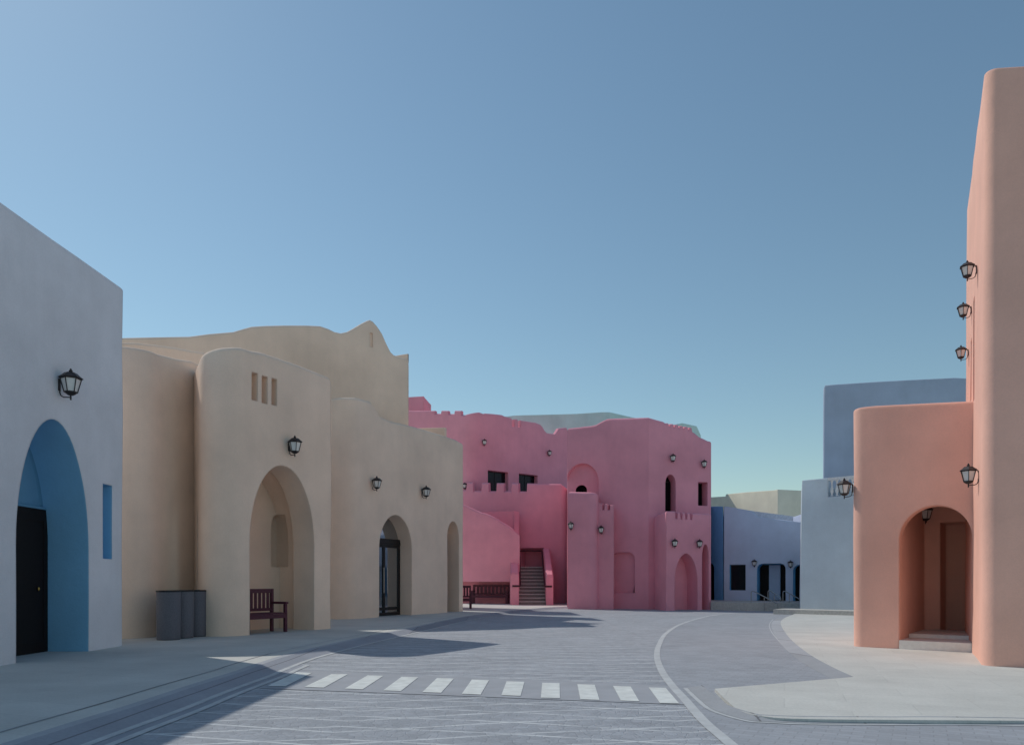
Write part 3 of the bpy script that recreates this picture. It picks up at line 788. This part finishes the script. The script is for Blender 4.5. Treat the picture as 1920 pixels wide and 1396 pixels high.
rail('steel handrail nearest the light blue house', 1468, 1108, 1502, 1124, 1480, 32.6)

# ------------------------------------------------------------------ cream house far behind
b6 = thing('house', 'cream house with a sunlit side behind the lilac blue house', 'house', (16, 50, 0))
r0_, r1_ = D(1310, 58), D(1458.5, 50); r2_ = D(1530, 51)
wk = Wall(r0_, r1_)
mass('wall', b6, M['cream'], [r0_, r1_, r2_, (r2_[0] + 1, 60), (r0_[0], 64)], {0: wk.prof([(1310, 933), (1360, 930), (1361, 926), (1400, 922), (1458, 918)])}, h=Z(918, 50.3), rt=.04, T=.3)

# ------------------------------------------------------------------ light blue house
b7 = thing('house', 'light blue house with a small white balustrade beside the terracotta house', 'house', (13.5, 33, 0))
l0, l1 = D(1500, 29.6), D(1640, 27.8)
wn = Wall(l0, l1)
tz = wn.uz(1540, 896)[1]
notch = arch_profile('rect', (wn.U(1551) + wn.U(1610)) / 2, wn.U(1610) - wn.U(1551), wn.uz(1575, 929)[1], 0, tz + .5)
mass('front_block', b7, M['sky_blue'], [l0, (l1[0], l1[1]), (l1[0] + 2, 34.5), D(1498.5, 33.8)], {}, [(prism(wn, notch, -.5, .5), None)], h=tz, rt=.03, T=.25, wob=.006, batter=.016)
bm = bmesh.new()
zb_, zt_ = wn.uz(1575, 929)[1] + .02, tz - .12
bl = part('balustrade', slab(wn, wn.U(1551.5), wn.U(1609), tz - .10, tz + .0, .05, .30), M['white'], b7)
for k in range(6):
    bm = bmesh.new(); u = wn.U(1551) + .12 + k * .19; x, y = wn.xy(u, .17); hh = zt_ - zb_ + .02
    lathe(bm, [(.05, 0), (.05, hh * .08), (.03, hh * .12), (.07, hh * .32), (.065, hh * .42), (.03, hh * .65), (.025, hh * .8), (.05, hh * .92), (.05, hh)], 12, (x, y, zb_))
    part('baluster', fin(bm, 40), M['white'], bl)
part('plinth', slab(wn, wn.U(1470), wn.L + .2, -.1, .13, -1.1, .6), M['plinth'], b7)
s0, s1 = D(1543.5, 36), D(1840, 33)
ws = Wall(s0, s1)
mass('tall_block', b7, M['mid_blue'], [(*s0, .1), s1, (s1[0] + 2, 44), D(1545.5, 44)], {0: ws.prof([(1543, 722), (1570, 720), (1640, 715.5), (1720, 711), (1790, 707.5), (1815, 709), (1840, 710)])}, h=10.5, rt=.05, T=.095)

# ------------------------------------------------------------------ terracotta house on the right
b8 = thing('house', 'terracotta house with a tall tower and a round arched passage at the right edge', 'house', (8.5, 13, 0))
o0 = Vector(G(1596, 1208)); od = Vector((1, -.78)).normalized()
wo = Wall(o0, o0 + od * 3.4)
uL, uR = wo.U(1686), wo.U(1823)
oz = wo.uz(1752, 947)[1]
pas = arch_profile('arch', (uL + uR) / 2, uR - uL, .0, wo.uz(1750, 1010)[1], oz, 2, 2)
pas = [(u, z if z > .05 else -.1) for u, z in pas]
DEP = 2.62
mass('gate_block', b8, M['orange'], [(o0.x, o0.y, .2), wo.xy(3.1, 0), wo.xy(3.3, DEP), (*wo.xy(.0, DEP), .12)],
     {0: wo.prof([(1600, 768), (1612, 763), (1640, 760), (1700, 757), (1822, 751)])}, [(prism(wo, pas, -.6, .32), None), (prism(wo, [(uL - .004, -.1), (uR + .02, -.1), (uR + .02, 3.7), (uL - .004, 3.7)], .3, DEP + .4), None)], zroof=3.95, h=wo.uz(1640, 760)[1], rt=.10, T=.11)
# tower
tc = Vector(G(1842, 1243.5))
tl_ = Vector((D(1808.5, 15.2)))
tr = tc + Vector((3.4, -1.75)).normalized() * 5
wtL, wtF = Wall(tl_, tc), Wall(tc, tr)
hz = wtF.uz(1845, 124)[1]
tw_me = mass_mesh([(tl_.x, tl_.y, .25), (tc.x, tc.y, .19), (tr.x, tr.y), (tr.x + 3, tr.y + 6), (tl_.x + 4.5, tl_.y + 1.5)], {1: wtF.prof([(1842, 124.5), (1920, 119.5), (2000, 116)])}, h=hz, rt=.05, T=.12, batter=0.004, step=.5)
slots = []
for (xx, ya, yb) in ((1823.5, 560, 752), (1818, 637, 752)):
    uu = wtL.U(xx)
    slots.append((prism(wtL, arch_profile('rect', uu, .30, wtL.uz(xx, yb)[1], 0, wtL.uz(xx, ya)[1]), -.6, .2), None))
part('tower', carve(tw_me, slots, M['orange']), None, b8)
# rear wall; the court is closed and roofed over to darken the passage
CD = 2.6
wcx = Wall(wo.xy(0.9, CD), wo.xy(3.6, CD))
rec0, rec1 = wcx.U(1763), wcx.U(1816)
mass('rear_wall', b8, M['orange'], [wo.xy(.25, CD), wo.xy(4.6, CD), wo.xy(4.6, CD + 1.2), wo.xy(.25, CD + 1.2)], {}, [(prism(wcx, arch_profile('rect', (rec0 + rec1) / 2, rec1 - rec0, .1, 0, wcx.uz(1790, 978)[1]), -.5, .7), None)], h=3.9, rt=.05, T=.2)
part('step', slab(wo, uL + .004, uR - .004, -.1, .13, -.03, .9), M['marble'], b8)
part('step', slab(wo, uL + .004, uR - .004, -.1, .20, .9, CD + .02), M['marble'], b8)

# ------------------------------------------------------------------ wall lanterns
def make_lantern():
    t = thing('wall_lantern', 'x', 'lantern', (0, 0, 0), 'black iron wall lanterns')
    X = .235
    bm = bmesh.new(); box(bm, (0, -.04, -.13), (.028, .04, .10), None, .008); lpart('back_plate', bm, M['iron'], t, 40)
    bm = bmesh.new()
    tube(bm, [(.03, 0, .06), (.045, 0, .12), (.075, 0, .155), (.115, 0, .155)], .010)
    lpart('brace', bm, M['iron'], t, 40); bm = bmesh.new()
    tube(bm, [(.03, 0, -.10), (.03, 0, -.16), (.05, 0, -.215), (.10, 0, -.245), (X, 0, -.25)], .011)
    lpart('bracket', bm, M['iron'], t, 40)
    bm = bmesh.new(); lathe(bm, [(.205, .105), (.21, .115), (.16, .155), (.105, .205), (.05, .218), (.02, .22)], 6, (X, 0, 0), R(30))
    rf = lpart('roof', bm, M['iron'], t, 25)
    bm = bmesh.new(); lathe(bm, [(.02, .215), (.034, .235), (.034, .25), (.016, .262), (.022, .275), (.004, .295)], 10, (X, 0, 0)); lpart('finial', bm, M['iron'], rf, 40)
    bm = bmesh.new()
    for k in range(6):
        a = R(30) + k * math.pi / 3; c, s = math.cos(a), math.sin(a)
        tube(bm, [(X + .178 * c, .178 * s, .108), (X + .112 * c, .112 * s, -.15)], .0095, 6)
    lathe(bm, [(.185, .088), (.19, .107), (.12, .107), (.12, .088)], 6, (X, 0, 0), R(30))
    lathe(bm, [(.118, -.165), (.122, -.145), (.05, -.145), (.05, -.165)], 6, (X, 0, 0), R(30))
    lpart('frame', bm, M['iron'], t)
    bm = bmesh.new(); lathe(bm, [(.100, -.15), (.163, .10)], 6, (X, 0, 0), R(30)); lpart('glass', bm, M['frost'], t)
    bm = bmesh.new(); lathe(bm, [(.015, -.30), (.015, -.215), (.05, -.21), (.085, -.185), (.105, -.166)], 12, (X, 0, 0)); lpart('base_cup', bm, M['iron'], t, 40)
    return t
LP = make_lantern(); LUSED = [False]
def copy_tree(o, parent=None):
    c = o.copy(); COL.objects.link(c)
    if parent: c.parent = parent
    for ch in list(o.children): copy_tree(ch, c)
    return c
def lantern(wall, px, py, label, sc=.86, side=0.0):
    """px,py = centre of the glass; find the wall spot from the lamp standing 0.235 m off the wall."""
    off = Wall(wall.xy(0, -.235 * sc), wall.xy(1, -.235 * sc))
    u, z = off.uz(px, py)
    x, y = wall.xy(u, .02)
    o = LP if not LUSED[0] else copy_tree(LP)
    LUSED[0] = True
    o.location = (x, y, z + .02); o.rotation_euler = (0, 0, wall.out_angle()); o.scale = (sc,) * 3
    o['label'] = label
lantern(wa, 135, 722, 'black iron lantern above the deep blue arched doorway of the pale blue house')
lantern(wd, 554, 837, 'black iron lantern above the sand coloured arch with the bench')
lantern(we, 707.5, 907, 'black iron lantern above and left of the glazed arched door')
lantern(we, 800, 923, 'black iron lantern on the sand wall between the glazed door and the narrow arch')
lantern(wm, 909, 829.5, 'small lantern above the left of the two dark windows on the pink house', .76)
lantern(wm, 1031, 849.5, 'small lantern on the pink wall right of both dark upper windows', .76)
lantern(wl, 871, 911, 'small lantern half hidden behind the sand house corner by the pink battlements', .76)
lantern(w2, 1070, 986, 'small lantern beside the pink terrace wall edge above right of the outside stairs', .76)
lantern(a3, 1126.5, 993.5, 'small lantern on the narrow pink wall with two slits in its battlements', .76)
lantern(w6, 1262.5, 859, 'small lantern above the narrow arched window of the pink corner tower', .76)
lantern(w6, 1321, 870, 'small lantern above the square window at the right edge of the pink tower', .76)
lantern(w7, 1266, 1018.5, 'small lantern above left of the pink porch arch', .76)
lantern(w7, 1312.5, 1019.5, 'small lantern between the wide and the narrow pink porch arches', .76)
lantern(wj, 1414, 1056, 'tiny lantern between the window and the doorway of the lilac blue house', .68)
lantern(wj, 1482, 1058, 'tiny lantern right of the rounded double doorway of the lilac blue house', .68)
wol = Wall(wo.xy(.0, DEP), (o0.x, o0.y))
lantern(wol, 1581, 917, 'pale glazed lantern on the left side of the terracotta gate block before the balustrade', .68)
for (x, y, s, lab) in ((1811, 510, .58, 'topmost of the lanterns up the side of the terracotta tower'), (1803.5, 585, .55, 'second lantern down the side of the terracotta tower'), (1799.5, 664, .53, 'third lantern down the terracotta tower, just above the blue roof'), (1813, 893, .64, 'lantern on the terracotta tower beside the round arched passage')):
    lantern(wtL, x, y, lab, s)
lantern(wcx, 1735, 964, 'dark lantern inside the terracotta passage on its rear wall', .72)

# ------------------------------------------------------------------ benches
def make_bench(L=1.2):
    t = thing('bench', 'x', 'bench', (0, 0, 0), 'dark red wooden benches')
    h = L / 2
    bm = bmesh.new()
    for k in range(5): box(bm, (-h + .02, -.25 + k * .105, .435), (h - .02, -.25 + k * .105 + .09, .465), None, .006)
    box(bm, (-h + .07, -.265, .335), (h - .07, -.235, .433), None, .005)
    box(bm, (-h + .07, .215, .335), (h - .07, .245, .433), None, .005)
    lpart('seat', bm, M['bench'], t)
    bm = bmesh.new()
    box(bm, (-h + .07, .20, .93), (h - .07, .245, 1.03), None, .006)
    box(bm, (-h + .07, .20, .50), (h - .07, .245, .57), None, .006)
    n = int((L - .2) / .125)
    for k in range(n):
        x = -h + .10 + (L - .2) * (k + .5) / n
        box(bm, (x - .038, .213, .568), (x + .038, .233, .932), None, .003)
    lpart('backrest', bm, M['bench'], t)
    for sx in (-1, 1):
        bm = bmesh.new(); box(bm, (sx * (h - .035) - .035, -.265, 0), (sx * (h - .035) + .035, -.195, .665), None, .006); lpart('leg', bm, M['bench'], t)
        bm = bmesh.new(); box(bm, (sx * (h - .035) - .035, .19, 0), (sx * (h - .035) + .035, .26, 1.03), None, .006); lpart('leg', bm, M['bench'], t)
        bm = bmesh.new(); box(bm, (sx * (h - .035) - .045, -.29, .667), (sx * (h - .035) + .045, .188, .72), None, .006); lpart('armrest', bm, M['bench'], t)
    return t
bn = make_bench()
uR_ = 1.62; kf = .04
def put_bench(o, x, y, rz, label):
    o.location = (x, y, 0.003); o.rotation_euler = (0, 0, rz); o['label'] = label
x, y = wd.xy(wd.U(541) - .56, .34)
put_bench(bn, x, y, math.atan2(wd.u.y, wd.u.x), 'dark red slatted bench standing in the sand coloured arched alcove')
b_2 = copy_tree(bn); x, y = D(880, 33.0)
put_bench(b_2, x - .52, y + .15, R(8), 'dark red bench end peeking out behind the corner of the sand coloured house')
b_3 = copy_tree(bn); x, y = wf.xy((wf.U(868) + wf.U(956)) / 2 + .1, .45)
put_bench(b_3, x, y, math.atan2(wf.u.y, wf.u.x), 'dark red bench inside the low niche left of the pink stairs')
b_3.scale = (1.75, 1, 1.0)

# ------------------------------------------------------------------ litter bins
def make_bin():
    t = thing('litter_bin', 'x', 'litter bin', (0, 0, 0), 'round grey litter bins beside the sand house')
    r = .235
    bm = bmesh.new(); lathe(bm, [(r * .93, 0.0), (r * .97, .02), (r * .985, .3), (r, .7), (r, .985), (r - .012, .995), (r - .03, .995), (r - .03, .9)], 40)
    lpart('body', bm, M['bin'], t, 35)
    bm = bmesh.new(); lathe(bm, [(r + .006, .985), (r + .008, 1.0), (r + .004, 1.018), (r - .05, 1.02), (r - .055, .99)], 40); lpart('rim', bm, M['binrim'], t, 35)
    bm = bmesh.new(); lathe(bm, [(r * .95, .001), (r * .95, .018)], 40); lpart('foot_ring', bm, M['binrim'], t, 35)
    return t
bp = make_bin()
for i, (px, d, lab) in enumerate(((316, 15.50, 'nearest and leftmost of three round grey litter bins'), (341.5, 15.98, 'middle one of three round grey litter bins'), (368, 16.46, 'rearmost right one of three round grey litter bins, next to the arched block'))):
    o = bp if i == 0 else copy_tree(bp)
    x, y = D(px, d); o.location = (x, y, .003); o['label'] = lab

# ------------------------------------------------------------------ camera, sun and sky
cam = bpy.data.cameras.new('camera'); co = bpy.data.objects.new('camera', cam); COL.objects.link(co)
cam.sensor_width = 36; cam.lens = 36 * F / 1920; cam.shift_y = (HZ - 698) / 1920
cam.clip_start = .05; cam.clip_end = 2000
co.location = (0, 0, EYE); co.rotation_euler = (R(90), 0, 0); scene.camera = co
sd = Vector((4.64, -4.02, -6.72)).normalized()
sun = bpy.data.lights.new('sun', 'SUN'); so = bpy.data.objects.new('sun', sun); COL.objects.link(so)
sun.energy = 2.0; sun.angle = R(.5); sun.color = (1.0, .95, .87)
so.rotation_euler = sd.to_track_quat('-Z', 'Y').to_euler(); so.location = (-20, 20, 30)
elev = math.asin(-sd.z); az = math.atan2(-sd.x, -sd.y)
w = bpy.data.worlds.new('World'); scene.world = w; w.use_nodes = True
nt = w.node_tree; bg = nt.nodes['Background']
sky = nt.nodes.new('ShaderNodeTexSky'); sky.sky_type = 'NISHITA'; sky.sun_disc = False
sky.sun_elevation = elev; sky.sun_rotation = az
sky.air_density = 1.2; sky.dust_density = 0.25; sky.ozone_density = 1.4; sky.altitude = 0
nt.links.new(mixc(nt, 1.0, sky.outputs[0], (0.86, 0.96, 0.90), 'MULTIPLY'), bg.inputs[0]); bg.inputs[1].default_value = .096
scene.view_settings.view_transform = 'Standard'; scene.view_settings.look = 'None'
scene.view_settings.exposure = 0.12; scene.view_settings.gamma = 1.0
scene.render.resolution_x = 1024; scene.render.resolution_y = 744
